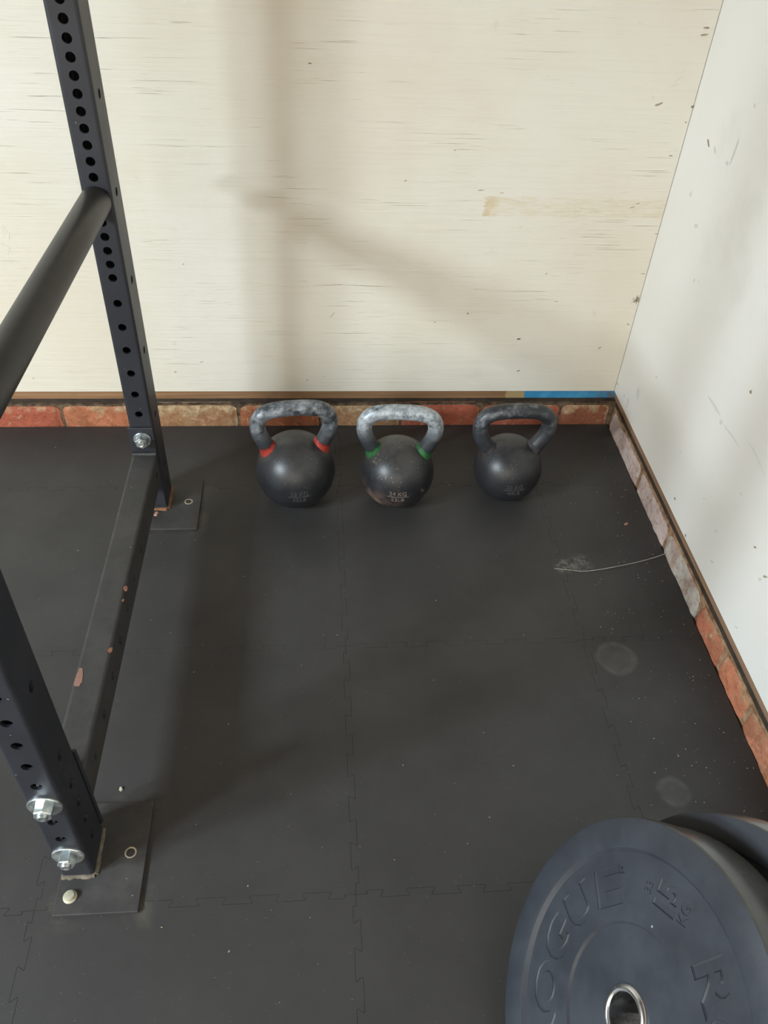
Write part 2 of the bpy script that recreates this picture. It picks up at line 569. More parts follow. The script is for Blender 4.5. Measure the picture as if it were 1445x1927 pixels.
# back board
bm = bmesh.new()
add_box(bm, (XL, RY, ZB), (RX - 0.0015, RY + 0.013, ZC))
N = Vector((0, -1, 0))
U, V = Vector((1, 0, 0)), Vector((0, 0, 1))
MARKS = [  # photo x, y, half length, half width (mm), angle, tone
    (345, 497, 4, 1.3, 20, 2), (297, 165, 6, 2.5, 30, 3), (216, 303, 5, 5, 0, 3), (436, 395, 6, 1.5, 45, 3), (328, 645, 7, 8, 0, 3),
    (330, 700, 4, 1.6, 30, 2), (380, 681, 6, 1.1, 15, 2), (626, 592, 11, .8, 52, 2), (731, 592, 5, .8, 30, 3), (818, 606, 4, 1.8, 30, 2),
    (880, 590, 3, 2.2, 40, 2), (882, 588, 6, 1.2, 10, 3), (976, 638, 6, 2.4, 8, 4), (980, 428, 5, 4, 60, 3), (856, 283, 5, 1.2, 15, 2),
    (889, 229, 4, 3, 60, 3), (933, 48, 4, 13, 0, 3), (1030, 143, 5, 1.2, 0, 3), (1075, 157, 6, 1, 0, 3), (1205, 43, 7, 1.5, 0, 3),
    (1330, 52, 8, 2, 5, 2), (1326, 65, 11, 2.4, 5, 2), (1240, 196, 9, 3, 20, 2), (1228, 183, 9, 1.4, 130, 3), (1270, 160, 14, 2, 20, 3),
    (1278, 148, 12, 2, 35, 3), (1285, 135, 9, 1, 45, 3), (1305, 200, 7, 3, 20, 2), (1316, 172, 4, 4, 0, 2), (1323, 147, 4, 6, 0, 2),
    (1262, 293, 5, 1.6, 5, 2), (1058, 305, 4, 1, 20, 3), (1128, 655, 6, 2.2, 30, 2), (1118, 590, 5, 12, 20, 3), (1130, 635, 3, 10, 15, 3),
    (1150, 632, 14, .8, 20, 3), (1135, 527, 6, 1, 0, 3), (1100, 494, 5, 2.5, 0, 3), (1046, 567, 6, .9, 0, 2), (1044, 584, 5, 1.2, 120, 3),
    (1182, 610, 6, 2.2, 160, 2), (1214, 503, 7, 2, 20, 3), (1220, 522, 8, 1.2, 160, 3), (1210, 515, 6, .9, 0, 2), (1199, 585, 3, 1, 0, 2),
    (984, 491, 4, 1.5, 10, 3), (1028, 515, 4, 1, 10, 2), (1040, 525, 4, .8, 10, 3), (924, 468, 2, 6, 20, 3), (916, 478, 6, 2, 10, 3),
    (578, 715, 4, 1.2, 20, 2), (609, 709, 2, 1.2, 0, 2), (788, 722, 5, 3, 40, 3), (975, 698, 6, 2.6, 20, 2), (494, 665, 3, 1, 0, 3),
    (507, 628, 6, 2, 0, 3), (763, 340, 4, 1.6, 10, 2), (672, 339, 4, 1, 30, 3), (583, 119, 5, 1.6, 0, 2), (521, 44, 6, 2, 0, 3),
    (632, 139, 12, 1.6, 0, 3), (563, 132, 14, 1, 0, 3), (560, 85, 26, 1, 0, 3), (700, 212, 22, 1, 8, 3), (62, 712, 4, 1.6, 20, 2),
    (58, 712, 8, 3, 0, 3), (12, 440, 6, 22, 8, 3), (10, 470, 10, 20, 0, 3), (92, 344, 4, 2, 0, 3), (146, 343, 4, 2, 0, 3), (270, 395, 4, 2, 50, 3),
    (255, 333, 6, 5, 0, 3), (1198, 564, 6, 6, 0, 2), (1256, 398, 5, 3, 10, 2), (1235, 440, 5, 1.2, 0, 2), (1290, 230, 3, 1.5, 0, 2),
    (1190, 390, 6, 1.5, 15, 2), (1200, 383, 6, 1.2, 15, 2), (1080, 392, 14, 8, 0, 3), (945, 363, 6, 1, 0, 2), (940, 356, 14, 1, 5, 3),
    (1090, 385, 3, 8, 30, 3), (905, 358, 10, 1.4, 5, 2),
]
for (px, py, a, b, an, tone) in MARKS:
    blob(bm, on_y(px, py, RY), U, V, N, a * 0.0008, b * 0.0008, math.radians(an), {2: 1, 3: 2, 4: 3}[tone])
for k in range(10):              # the radiating dark smudge by the corner
    a = 2 * PI * k / 10 + random.uniform(-.2, .2)
    c0 = on_y(1197, 564, RY)
    streak(bm, [c0, c0 + (U * math.cos(a) + V * math.sin(a)) * 0.008, c0 + (U * math.cos(a) + V * math.sin(a) * 0.8) * random.uniform(.010, .018)], N, 0.002, 1)
streak(bm, [on_y(px, py, RY) for px, py in ((425, 532), (470, 531), (505, 536), (550, 540), (600, 538), (650, 536), (700, 538), (780, 541))], N, 0.0018, 2)
streak(bm, [on_y(px, py, RY) for px, py in ((590, 537), (640, 535.5), (690, 538), (735, 539))], N, 0.0010, 1)
streak(bm, [on_y(px, py, RY) for px, py in ((338, 560), (352, 553), (366, 546))], N, 0.0012, 2)
for k in range(170):             # short cracks in the paint, along the grain
    px, py = random.uniform(230, 1260), random.uniform(5, 725)
    if random.random() < 0.35:
        px = random.uniform(800, 1260)
    c0 = on_y(px, py, RY)
    if c0.x > RX - 0.03:
        continue
    L = random.uniform(0.006, 0.03)
    streak(bm, [c0, c0 + U * L * 0.5 + V * random.uniform(-.0008, .0008), c0 + U * L + V * random.uniform(-.001, .001)], N, random.uniform(.0005, .0011), 2)
wb = obj('wall_back', bm, [M_back, M_mark, M_markl, M_dent])
tag(wb, kind='structure')

# right board
bm = bmesh.new()
add_box(bm, (RX, YF, ZB), (RX + 0.013, RY + 0.013, ZC))
N = Vector((-1, 0, 0))
U, V = Vector((0, -1, 0)), Vector((0, 0, 1))
for (px, py, a, b, an, tone) in [
    (1333, 270, 10, 3, -28, 2), (1345, 283, 9, 3, -28, 3), (1368, 307, 5, 4, 0, 3), (1380, 290, 3, 22, -4, 3), (1413, 738, 4, 4, 0, 2), (1270, 938, 4, 3, 0, 2),
    (1357, 795, 6, 6, 0, 3), (1325, 938, 4, 2, 0, 3), (1292, 688, 4, 1, 20, 3), (1246, 832, 4, 1.2, 0, 3), (1162, 722, 4, 2, 0, 2), (1235, 710, 6, 3, 20, 3),
    (1306, 528, 4, 4, 0, 3), (1315, 530, 5, 1, 10, 3), (1430, 1090, 8, 4, 40, 3), (1440, 1085, 8, 2, 40, 2), (1421, 1030, 5, 2, 30, 2), (1290, 1008, 4, 3, 0, 2),
    (1300, 365, 4, 6, 0, 3), (1310, 425, 8, 6, 20, 3), (1200, 740, 10, 18, 20, 3), (1180, 760, 8, 14, 10, 3), (1175, 745, 5, 4, 0, 3), (1420, 200, 5, 4, 0, 3),
    (1340, 1057, 7, 3, 30, 3), (1347, 1000, 8, 2, 60, 3), (1385, 1180, 5, 2, 30, 3), (1395, 930, 4, 2, 0, 3), (1280, 850, 4, 2, 0, 3)]:
    blob(bm, on_x(px, py, RX), U, V, N, a * 0.001, b * 0.001, math.radians(an), {2: 1, 3: 2}[tone])
streak(bm, [on_x(px, py, RX) for px, py in ((1332, 745), (1340, 757), (1348, 770), (1355, 782))], N, 0.006, 2)
streak(bm, [on_x(px, py, RX) for px, py in ((1362, 800), (1376, 818), (1392, 842))], N, 0.005, 2)
streak(bm, [on_x(px, py, RX) for px, py in ((1408, 830), (1420, 850), (1440, 895))], N, 0.002, 2)
wr = obj('wall_right', bm, [M_right, M_mark, M_markg])
tag(wr, kind='structure')

# side wall with its window opening, and the boarded ceiling
PANES = ((-0.31, 0.30), (-0.93, 0.30))          # two tall narrow panes: centre, width
WZ0, WZ1 = 1.62, 2.02
bm = bmesh.new()
edges_y = [YF]
for yc_, wd_ in sorted(PANES):
    edges_y += [yc_ - wd_ / 2, yc_ + wd_ / 2]
edges_y.append(RY + .013)
for k in range(0, len(edges_y), 2):
    add_box(bm, (XL - .1, edges_y[k], -.012), (XL, edges_y[k + 1], ZC))
for yc_, wd_ in PANES:
    add_box(bm, (XL - .1, yc_ - wd_ / 2, -.012), (XL, yc_ + wd_ / 2, WZ0))
    add_box(bm, (XL - .1, yc_ - wd_ / 2, WZ1), (XL, yc_ + wd_ / 2, ZC))
wl = obj('wall_left', bm, M_plain_wall)
tag(wl, kind='structure')
bm = bmesh.new()
add_box(bm, (XL - .1, YF, ZC), (RX + .05, RY + .05, ZC + 0.06))
cl = obj('ceiling', bm, M_ceiling)
tag(cl, kind='structure')
bm = bmesh.new()               # unseen lintel over the open garage door, added to dim the upper back wall
add_box(bm, (XL - .1, YF - .1, 1.95), (RX + .1, YF, ZC))
tag(obj('wall_front', bm, M_plain_wall), kind='structure')

# ---- floor: interlocking rubber mats, laid edge to edge
P = 0.49
X0, Y0 = 0.052, 0.545
RXF, RYF = 0.789, 1.770         # where the mats stop at the bricks


def tooth_line(n, d, fl):
    """offsets along one mat edge: (t, o), interlocking dovetail teeth in and out"""
    pts = [(0.0, 0.0), (0.45 / n, 0.0)]
    p = 1.0 / n
    w = fl * p
    for k in range(n):
        s = d if k % 2 == 0 else -d
        a, b = k * p, (k + 1) * p
        if k == 0:
            a = 0.45 * p + w * 0.5
        if k == n - 1:
            b = 1 - 0.45 * p - w * 0.5
        pts += [(a - w, s * 0.72), (a - w * 0.7, s), (b + w * 0.7, s), (b + w, s * 0.72)]
    pts += [(1 - 0.45 / n, 0.0), (1.0, 0.0)]
    return pts


def inset(pts, g):
    """move a counter-clockwise outline inwards by g"""
    out = []
    n = len(pts)
    for i in range(n):
        p0, p1, p2 = (Vector(pts[i - 1]), Vector(pts[i]), Vector(pts[(i + 1) % n]))
        e1, e2 = (p1 - p0).normalized(), (p2 - p1).normalized()
        m1, m2 = Vector((-e1.y, e1.x)), Vector((-e2.y, e2.x))
        m = (m1 + m2)
        m = m.normalized() if m.length > 1e-6 else m1
        out.append(p1 + m * g / max(0.45, m.dot(m1)))
    return out


TL = tooth_line(12, 0.0056, 0.07)
bm = bmesh.new()
ix0, ix1 = -6, 1
iy0, iy1 = -7, 2
for ix in range(ix0, ix1 + 1):
    for iy in range(iy0, iy1 + 1):
        xa, ya = X0 + ix * P, Y0 + iy * P
        xb, yb = xa + P, ya + P
        cutx, cuty = xb > RXF, yb > RYF
        pts = []
        pts += [(xa + t * P, ya + o) for t, o in TL[:-1]]
        pts += [(xb + o, ya + t * P) for t, o in TL[:-1]]
        pts += [(xa + (1 - t) * P, yb + o) for t, o in [(1 - q[0], q[1]) for q in reversed(TL)][:-1]]
        pts += [(xa + o, ya + t * P) for t, o in list(reversed(TL))[:-1]]
        pts = inset(pts, random.uniform(0.00018, 0.00034))
        dz = random.uniform(-0.0004, 0.0)
        q3 = []
        for p, q in pts:
            c3 = Vector((min(p, RXF), min(q, RYF), dz))
            if not q3 or (c3 - q3[-1]).length > 1e-5:
                q3.append(c3)
        vs = [bm.verts.new(c3) for c3 in q3]
        lw = [bm.verts.new((c3.x, c3.y, -0.0115)) for c3 in q3]
        cdt = delaunay_2d_cdt([c3.to_2d() for c3 in q3], [], [list(range(len(q3)))], 1, 1e-7)
        tv = [bm.verts.new((p2.x, p2.y, dz)) for p2 in cdt[0]]
        for tri in cdt[2]:
            f = bm.faces.new([tv[i] for i in tri])
            f.normal_update()
            if f.normal.z < 0:
                f.normal_flip()
        for i in range(len(vs)):
            j = (i + 1) % len(vs)
            bm.faces.new((vs[i], lw[i], lw[j], vs[j]))
add_box(bm, (XL - .05, YF, -0.03), (RX + 0.2, RY + 0.2, -0.0118), 1)
fl = obj('floor', bm, [M_mat, M_gap])
tag(fl, kind='structure')


# ---- brick course, felt and timber sole plate under the boards
def brick(bm, tl, sl, a, b, face, hgt, horizontal, tint, smear, seed):
    """one old brick: a..b along the wall; face = distance of its front"""
    nu = max(8, int((b - a) / 0.008))
    prof = [(0.0, -0.008), (0.0, 0.008), (0.0, 0.018), (0.0, 0.028), (0.0, 0.036), (0.0005, 0.044), (0.002, 0.051), (0.005, 0.057), (0.010, 0.062), (0.018, 0.065), (0.03, 0.067)]
    rows = []
    for i in range(nu + 1):
        t = a + (b - a) * i / nu
        e = min(i, nu - i)
        endr = (0.006, 0.002, 0.0)[min(e, 2)]
        row = []
        for d, z in prof:
            p = Vector((t * 23, z * 30 + seed, seed * 1.7))
            nz = mnoise.fractal(p, 1.0, 2.0, 4) * 0.0035 + mnoise.noise(Vector((t * 90, z * 110, seed))) * 0.0012
            dd = d + endr + nz + 0.001
            zz = z * hgt / 0.067 + (nz * 0.6 if z > 0.04 else 0)
            row.append(bm.verts.new((t, face + dd, zz) if horizontal else (face + dd, t, zz)))
        rows.append(row)
    fs = []
    for r, s in zip(rows[:-1], rows[1:]):
        for k in range(len(prof) - 1):
            q = (r[k], s[k], s[k + 1], r[k + 1])
            fs.append(bm.faces.new(q if horizontal else tuple(reversed(q))))
    for r in (rows[0], rows[-1]):        # ends
        vs = list(r)
        bk = []
        for v in (r[-1], r[0]):
            bk.append(bm.verts.new((v.co.x, face + 0.04, v.co.z) if horizontal else (face + 0.04, v.co.y, v.co.z)))
        fs.append(bm.faces.new(vs + bk))
    for f in fs:
        f.smooth = True
        for lp in f.loops:
            zr = lp.vert.co.z / hgt
            lp[tl] = (*tint, 1)
            lp.vert[sl] = smear + 0.62 * max(0, (zr - 0.45)) ** 0.8


def course(name, joints, tints, smears, face, horizontal, joint_w=0.008):
    bm = bmesh.new()
    tl = bm.loops.layers.float_color.new('tint')
    sl = bm.verts.layers.float.new('smear')
    for k, (a, b) in enumerate(zip(joints[:-1], joints[1:])):
        brick(bm, tl, sl, a + joint_w / 2, b - joint_w / 2, face, (0.067 if horizontal else 0.065) + random.uniform(-.002, .001), horizontal, tints[k], smears[k], k * 3.1 + (0 if horizontal else 40))
    a, b = joints[0] - 0.1, joints[-1]
    if horizontal:
        add_box(bm, (a, face + 0.008, -0.02), (b + .03, face + 0.06, 0.064), 1)
        add_box(bm, (a, face + 0.016, 0.064), (b + .03, face + 0.08, 0.083), 2)
    else:
        add_box(bm, (face + 0.005, a, -0.02), (face + 0.06, b, 0.063), 1)
        add_box(bm, (face + 0.006, a, 0.057), (face + 0.08, b, 0.084), 2)
    return tag(obj(name, bm, [M_brick, M_mortar if horizontal else M_mortar_r, M_felt]), kind='structure')


RED, ORG, BRN = lin(158, 82, 58), lin(172, 106, 72), lin(122, 76, 52)
DRK, BEI = lin(120, 56, 36), lin(150, 112, 76)
PNK, GRY = lin(190, 172, 164), lin(182, 174, 164)
jb = [-2.85, -2.62, -2.39, -2.17, -1.95, -1.73, -1.51, -1.29, -1.082, -.875, -.651, -.427, -.203, .010, .223, .436, .653, .790]
tb = [RED, ORG, BRN, RED, ORG, RED, ORG, RED, RED, RED, ORG, BEI, lin(146, 84, 50), BEI, RED, RED, lin(138, 84, 60)]
sb = [.2] * 8 + [.2, .22, .28, .52, .34, .5, .22, .2, .42]
course('baseboard_back', jb, tb, sb, 1.7714, True)
jr = [-.90, -.68, -.45, -.23, -.02, .19, .40, .61, .828, .955, 1.083, 1.297, 1.51, 1.766]
tr = [ORG, RED, ORG, RED, ORG, ORG, ORG, lin(190, 126, 94), lin(186, 116, 84), lin(184, 112, 84), GRY, PNK, PNK]
sr = [.3] * 7 + [.34, .34, .30, -.02, .02, .04]
course('baseboard_right', jr, tr, sr, 0.7905, False, 0.005)
bm = bmesh.new()
bevel_box(bm, (XL, RY + 0.008, 0.079), (0.795, RY + 0.09, ZB + 0.02), 0.002, 1)
tag(obj('trim_1', bm, M_timber_b), kind='structure')
bm = bmesh.new()
bevel_box(bm, (RX + 0.007, YF, 0.081), (RX + 0.09, RY + 0.006, ZB + 0.02), 0.002, 1)
tag(obj('trim_2', bm, M_timber_r), kind='structure')


# ------------------------------------------------------------------ power rack
def holed_panel(bm, o, u, v, n, ul, v0, v1, holes, hr=0.0079, deep=0.0045, mi=0):
    """flat strip centred on o, width ul along u, v0..v1 along v, round holes on its centre line"""
    def P3(a, b, d=0.0):
        return o + u * a + v * b - n * d

    def quad(q):
        f = bm.faces.new([bm.verts.new(p) for p in q])
        f.material_index = mi
        f.normal_update()
        if f.normal.dot(n) < 0:
            f.normal_flip()
    h2 = ul / 2
    cur = v0
    p = 0.0115
    for h in sorted(holes):
        if h - p < cur - 1e-6 or h + p > v1:
            continue
        if h - p > cur + 1e-6:
            quad([P3(-h2, cur), P3(h2, cur), P3(h2, h - p), P3(-h2, h - p)])
        ca = math.atan2(p, h2)
        angs = sorted([2 * PI * k / 24 for k in range(24)] + [ca, PI - ca, PI + ca, 2 * PI - ca])
        ring, outr, deepr = [], [], []
        for a in angs:
            c_, s_ = math.cos(a), math.sin(a)
            r = min(h2 / abs(c_) if abs(c_) > 1e-6 else 9, p / abs(s_) if abs(s_) > 1e-6 else 9)
            ring.append(bm.verts.new(P3(c_ * hr, h + s_ * hr)))
            outr.append(bm.verts.new(P3(c_ * r, h + s_ * r)))
            deepr.append(bm.verts.new(P3(c_ * hr, h + s_ * hr, deep)))
        m_ = len(angs)
        for k in range(m_):
            j = (k + 1) % m_
            for q, want in (((ring[k], outr[k], outr[j], ring[j]), n), ((ring[k], ring[j], deepr[j], deepr[k]), None)):
                try:
                    f = bm.faces.new(q)
                except ValueError:
                    continue
                f.material_index = mi
                f.normal_update()
                w = want
                if w is None:
                    w = (o + v * h) - f.calc_center_median()
                if f.normal.dot(w) < 0:
                    f.normal_flip()
        cur = h + p
    quad([P3(-h2, cur), P3(h2, cur), P3(h2, v1), P3(-h2, v1)])


def holed_tube(bm, c, ax_w, ax_d, ax_l, W, D, l0, l1, front=(), back=(), right=(), left=(), r=0.006, mi=0):
    """hollow rectangular tube with rounded corners. c: centre line origin; faces: front = -ax_d, right = +ax_w"""
    for n, u, half, ul, hs in ((-ax_d, ax_w, D / 2, W - 2 * r, front), (ax_d, ax_w, D / 2, W - 2 * r, back), (ax_w, ax_d, W / 2, D - 2 * r, right), (-ax_w, ax_d, W / 2, D - 2 * r, left)):
        holed_panel(bm, c + n * half, u, ax_l, n, ul, l0, l1, hs, mi=mi)
    for sx in (-1, 1):
        for sy in (-1, 1):
            cc = c + ax_w * (sx * (W / 2 - r)) + ax_d * (sy * (D / 2 - r))
            prev = None
            for k in range(7):
                a = PI / 2 * k / 6
                q = cc + ax_w * (sx * math.cos(a) * r) + ax_d * (sy * math.sin(a) * r)
                cur = (bm.verts.new(q + ax_l * l0), bm.verts.new(q + ax_l * l1))
                if prev:
                    f = bm.faces.new((prev[0], cur[0], cur[1], prev[1]))
                    f.material_index = mi
                    f.smooth = True
                    f.normal_update()
                    if f.normal.dot(f.calc_center_median() - (cc + ax_l * ((l0 + l1) / 2))) < 0:
                        f.normal_flip()
                prev = cur


def hex_prism(bm, o, n, af, h, rot=0.0, cham=0.0012):
    u, v, n = frame_of(n)
    R = af / math.sqrt(3)
    lv = [(R, 0), (R, h - cham), (R - cham, h)]
    rings = [[bm.verts.new(o + n * z + (u * math.cos(rot + PI / 3 * k) + v * math.sin(rot + PI / 3 * k)) * r) for k in range(6)] for r, z in lv]
    for a, b in zip(rings[:-1], rings[1:]):
        for k in range(6):
            bm.faces.new((a[k], a[(k + 1) % 6], b[(k + 1) % 6], b[k]))
    bm.faces.new(rings[-1])


def nut_and_washer(o, n, rw=0.0205, rot=0.3):
    """washer, hex nut and the rounded thread end"""
    bm = bmesh.new()
    o = Vector(o)
    lathe(bm, [(0, 0), (rw, 0), (rw, 0.0022), (rw - 0.0012, 0.0034), (0.010, 0.0034)], o, n, 32)
    hex_prism(bm, o + Vector(n) * 0.0034, n, 0.0235, 0.0130, rot)
    lathe(bm, [(0.0078, 0.012), (0.0078, 0.0190), (0.0066, 0.0208), (0.0045, 0.0212), (0.003, 0.0205), (0, 0.0202)], o, n, 20)
    bmesh.ops.recalc_face_normals(bm, faces=bm.faces)
    return bm


XFP, XRP = -0.3810, -0.3718      # centre lines of the near and the far upright
YFP, YRP = 0.592, 1.443          # their front faces
W2, D3 = 0.0508, 0.0762
AX, AY, AZ = Vector((1, 0, 0)), Vector((0, 1, 0)), Vector((0, 0, 1))

rack = empty('power_rack', (XRP, (YFP + YRP) / 2, 0))
tag(rack, 'black steel power rack with perforated uprights bolted to the mats on the left', 'power rack')
RO = Vector(rack.location)
BASE_T = 0.006


def local(o):
    """put a part built in room coordinates under the rack"""
    o.parent = rack
    o.matrix_parent_inverse = Matrix.Translation(-RO)
    return o


low = [0.0618 + 0.0508 * k for k in range(11)]
near_front = [0.0785 + 0.0502 * k for k in range(11)] + [0.606 + 0.0254 * k for k in range(19)] + [1.08 + 0.0508 * k for k in range(21)]
rear_front = [0.062, 0.113, 0.164, 0.2145, 0.275, 0.325, 0.376, 0.430, 0.481, 0.532, 0.584] + [0.6105 + 0.0263 * k for k in range(18)] + [1.11 + 0.0508 * k for k in range(20)]
side_near = [0.066, 0.117, 0.168, 0.219, 0.293, 0.452, 0.605, 0.76]
side_rear = [0.062, 0.113, 0.250, 0.408, 0.562, 0.730, 0.89, 1.04]
TOP = 2.28
bm = bmesh.new()
holed_tube(bm, Vector((XFP, YFP + D3 / 2, 0)), AX, AY, AZ, W2, D3, BASE_T, TOP, front=near_front, back=near_front, right=side_near, left=side_near)
up1 = local(obj('upright', bm, M_steel))
bm = bmesh.new()
holed_tube(bm, Vector((XRP, YRP + D3 / 2, 0)), AX, AY, AZ, W2, D3, BASE_T, TOP, front=rear_front, back=rear_front, right=side_rear, left=side_rear)
up2 = local(obj('upright', bm, M_steel))


def base_plate(x0, x1, y0, y1, open_hole, bolt_xy):
    bm = bmesh.new()
    bevel_box(bm, (x0, y0, 0.0003), (x1, y1, BASE_T), 0.0012, 2)
    p = local(obj('base_plate', bm, M_steel_dusty))
    bm = bmesh.new()
    hx, hy = open_hole
    lathe(bm, [(0.0068, 0.0), (0.0092, 0.0), (0.0095, 0.0010), (0.0088, 0.0014), (0.0074, 0.0012), (0.0068, 0.0002)], (hx, hy, BASE_T - 0.0003), (0, 0, 1), 28, close=True)
    lathe(bm, [(0, 0.0004), (0.0070, 0.0004)], (hx, hy, BASE_T - 0.0002), (0, 0, 1), 28, mi=1)
    r = obj('bolt_hole', bm, [M_hole_rim, M_dark], smooth=40)
    r.parent = p
    if bolt_xy:
        bx, by = bolt_xy
        bm = bmesh.new()
        o = Vector((bx, by, BASE_T))
        lathe(bm, [(0, 0), (0.0105, 0), (0.0105, 0.002), (0.0085, 0.0030), (0.007, 0.0030)], o, AZ, 32)
        lathe(bm, [(0.0080, 0.003), (0.0080, 0.0065), (0.0073, 0.0080), (0.005, 0.0086), (0, 0.0087)], o, AZ, 12)
        b = obj('bolt', bm, M_zinc_y, smooth=35)
        b['label'] = 'pale floor bolt'
        b.parent = p
    return p


bp1 = base_plate(-0.4085, -0.281, 0.533, 0.714, (-0.3059, 0.626), (-0.3868, 0.560))
bp2 = base_plate(-0.3985, -0.274, 1.376, 1.548, (-0.3019, 1.467), None)


def weld(x0, x1, y0, y1, mat, sides, wid):
    bm = bmesh.new()
    lines = {'front': [(x0, y0), (x1, y0)], 'right': [(x1, y0), (x1, y1)], 'left': [(x0, y1), (x0, y0)]}
    for s in sides:
        (ax, ay), (bx, by) = lines[s]
        pts = []
        for k in range(13):
            t = k / 12
            pts.append(Vector((ax + (bx - ax) * t + random.uniform(-.0007, .0007), ay + (by - ay) * t + random.uniform(-.0007, .0007), BASE_T + 0.0004)))
        sweep(bm, pts, [wid * random.uniform(0.8, 1.2) for _ in pts], 8, up=AZ, yscale=0.7)
    return local(obj('weld_bead', bm, mat, smooth=60))


weld(XFP - W2 / 2, XFP + W2 / 2, YFP, YFP + D3, M_weldg, ('front', 'right'), 0.0050)
w2 = weld(XRP - W2 / 2, XRP + W2 / 2, YRP, YRP + D3, M_rust, ('front', 'right'), 0.0058)
w2['label'] = 'rust brown weld'

# lower side member, its welded end flanges, and the nuts that hold it
z0, z1 = 0.098, 0.175
dirv = (Vector((XRP - 0.003, YRP - 0.006, 0)) - Vector((XFP + 0.0005, YFP + D3 + 0.006, 0)))
L = dirv.length
dn = dirv.normalized()
wv = dn.cross(AZ).normalized()
bm = bmesh.new()
c0 = Vector((XFP + 0.0005, YFP + D3 + 0.006, (z0 + z1) / 2))
holes = [0.05 + 0.0762 * k for k in range(10)]
holed_tube(bm, c0, wv, AZ, dn, W2, z1 - z0, 0, L, right=holes, left=holes)
cm = local(obj('crossmember', bm, [M_steel_dusty, M_pink, M_orange]))


def top_patch(pxs, mi, zt=z1 + 0.0006):
    bm = bmesh.new()
    f = bm.faces.new([bm.verts.new(on_z(px, py, zt)) for px, py in pxs])
    f.normal_update()
    if f.normal.z < 0:
        f.normal_flip()
    return bm


for nm, pxs, mt, lb in (
    ('paint_chip', ((149, 1257), (155, 1257), (156, 1270), (154, 1285), (151, 1286), (150, 1291), (142, 1292), (138, 1289), (143, 1272)), M_pink, 'pinkish bare patch'),
    ('paint_chip', ((237, 1102), (240, 1104), (239, 1112), (235, 1113), (232, 1108), (233, 1104)), M_orange, 'orange scuff'),
    ('paint_chip', ((231, 1127), (234, 1128), (232, 1133), (228, 1131)), M_orange, 'orange scuff'),
    ('paint_chip', ((207, 1219), (212, 1218), (211, 1226), (206, 1229), (201, 1224)), M_orange, 'orange scuff')):
    p = obj(nm, top_patch(pxs, 0), mt)
    p['label'] = lb
    p.parent = cm

for (xc, ya, yb, zt) in ((XRP - 0.002, YRP - 0.0062, YRP - 0.0002, 0.2435), (XFP + 0.001, YFP + D3 + 0.0002, YFP + D3 + 0.0062, 0.238)):
    bm = bmesh.new()
    bevel_box(bm, (xc - 0.0262, ya, 0.022), (xc + 0.0262, yb, zt), 0.0012, 2)
    f = obj('flange', bm, M_steel)
    f.parent = cm
bm = bmesh.new()         # weld on top of the tube at the far flange
sweep(bm, [Vector((XRP - 0.027 + 0.0045 * k, YRP - 0.009, z1 + random.uniform(0, .001))) for k in range(12)], 0.0042, 8, up=AZ)
f = obj('weld_bead', bm, M_steel_dusty, smooth=60)
f.parent = cm


def bolt_on(up, o, n, rot, rw=0.0205):
    b = obj('bolt', nut_and_washer(o, n, rw, rot), M_zinc, smooth=35)
    b['label'] = 'zinc plated bolt, nut and washer'
    b.parent = up
    return b


bolt_on(up1, (XFP, YFP, 0.2290), -AY, 0.35, 0.0240)
bolt_on(up1, (XFP, YFP, 0.0790), -AY, 0.1, 0.0240)
bolt_on(up2, (XRP - 0.001, YRP - 0.0062, 0.214), -AY, 0.6, 0.0185)
# top side member of the same bay, above the frame of the photograph
bm = bmesh.new()
holed_tube(bm, Vector((XFP + 0.0005, YFP + D3, TOP - 0.045)), wv, AZ, dn, W2, 0.0762, 0, L + 0.012, right=holes, left=holes)
local(obj('crossmember', bm, M_steel))

# ------------------------------------------------------------------ safety pipe hung between the two uprights
ZP = 0.728
pa = Vector((XRP - 0.003, YRP - 0.001, ZP))
dp = Vector((0.0350, 0.9992, -0.006)).normalized()
pb = pa - dp * ((YRP - YFP - D3) - 0.003)
sp = empty('safety_pipe', pa)
tag(sp, 'black round safety pipe spanning the two rack uprights at upper left', 'safety bar')
bm = bmesh.new()
R = 0.0263
sweep(bm, [pa - pa, pa + (pb - pa) * 0.003 - pa, (pb - pa) * 0.25, (pb - pa) * 0.5, (pb - pa) * 0.75, (pb - pa) * 0.997, pb - pa], [R - 0.0012, R, R, R, R, R, R - 0.0012], 40, up=AZ)
obj('pipe', bm, M_pipe, sp, smooth=40)
yb_ = YRP + D3
bm = bmesh.new()
sweep(bm, [Vector((XRP, yb_, ZP)), Vector((XRP, yb_ + 0.03, ZP)), Vector((XRP, yb_ + 0.050, ZP)), Vector((XRP, yb_ + 0.054, ZP))], [0.012, 0.012, 0.012, 0.009], 20, up=AZ)
local(obj('locking_pin', bm, M_pipe, smooth=40))


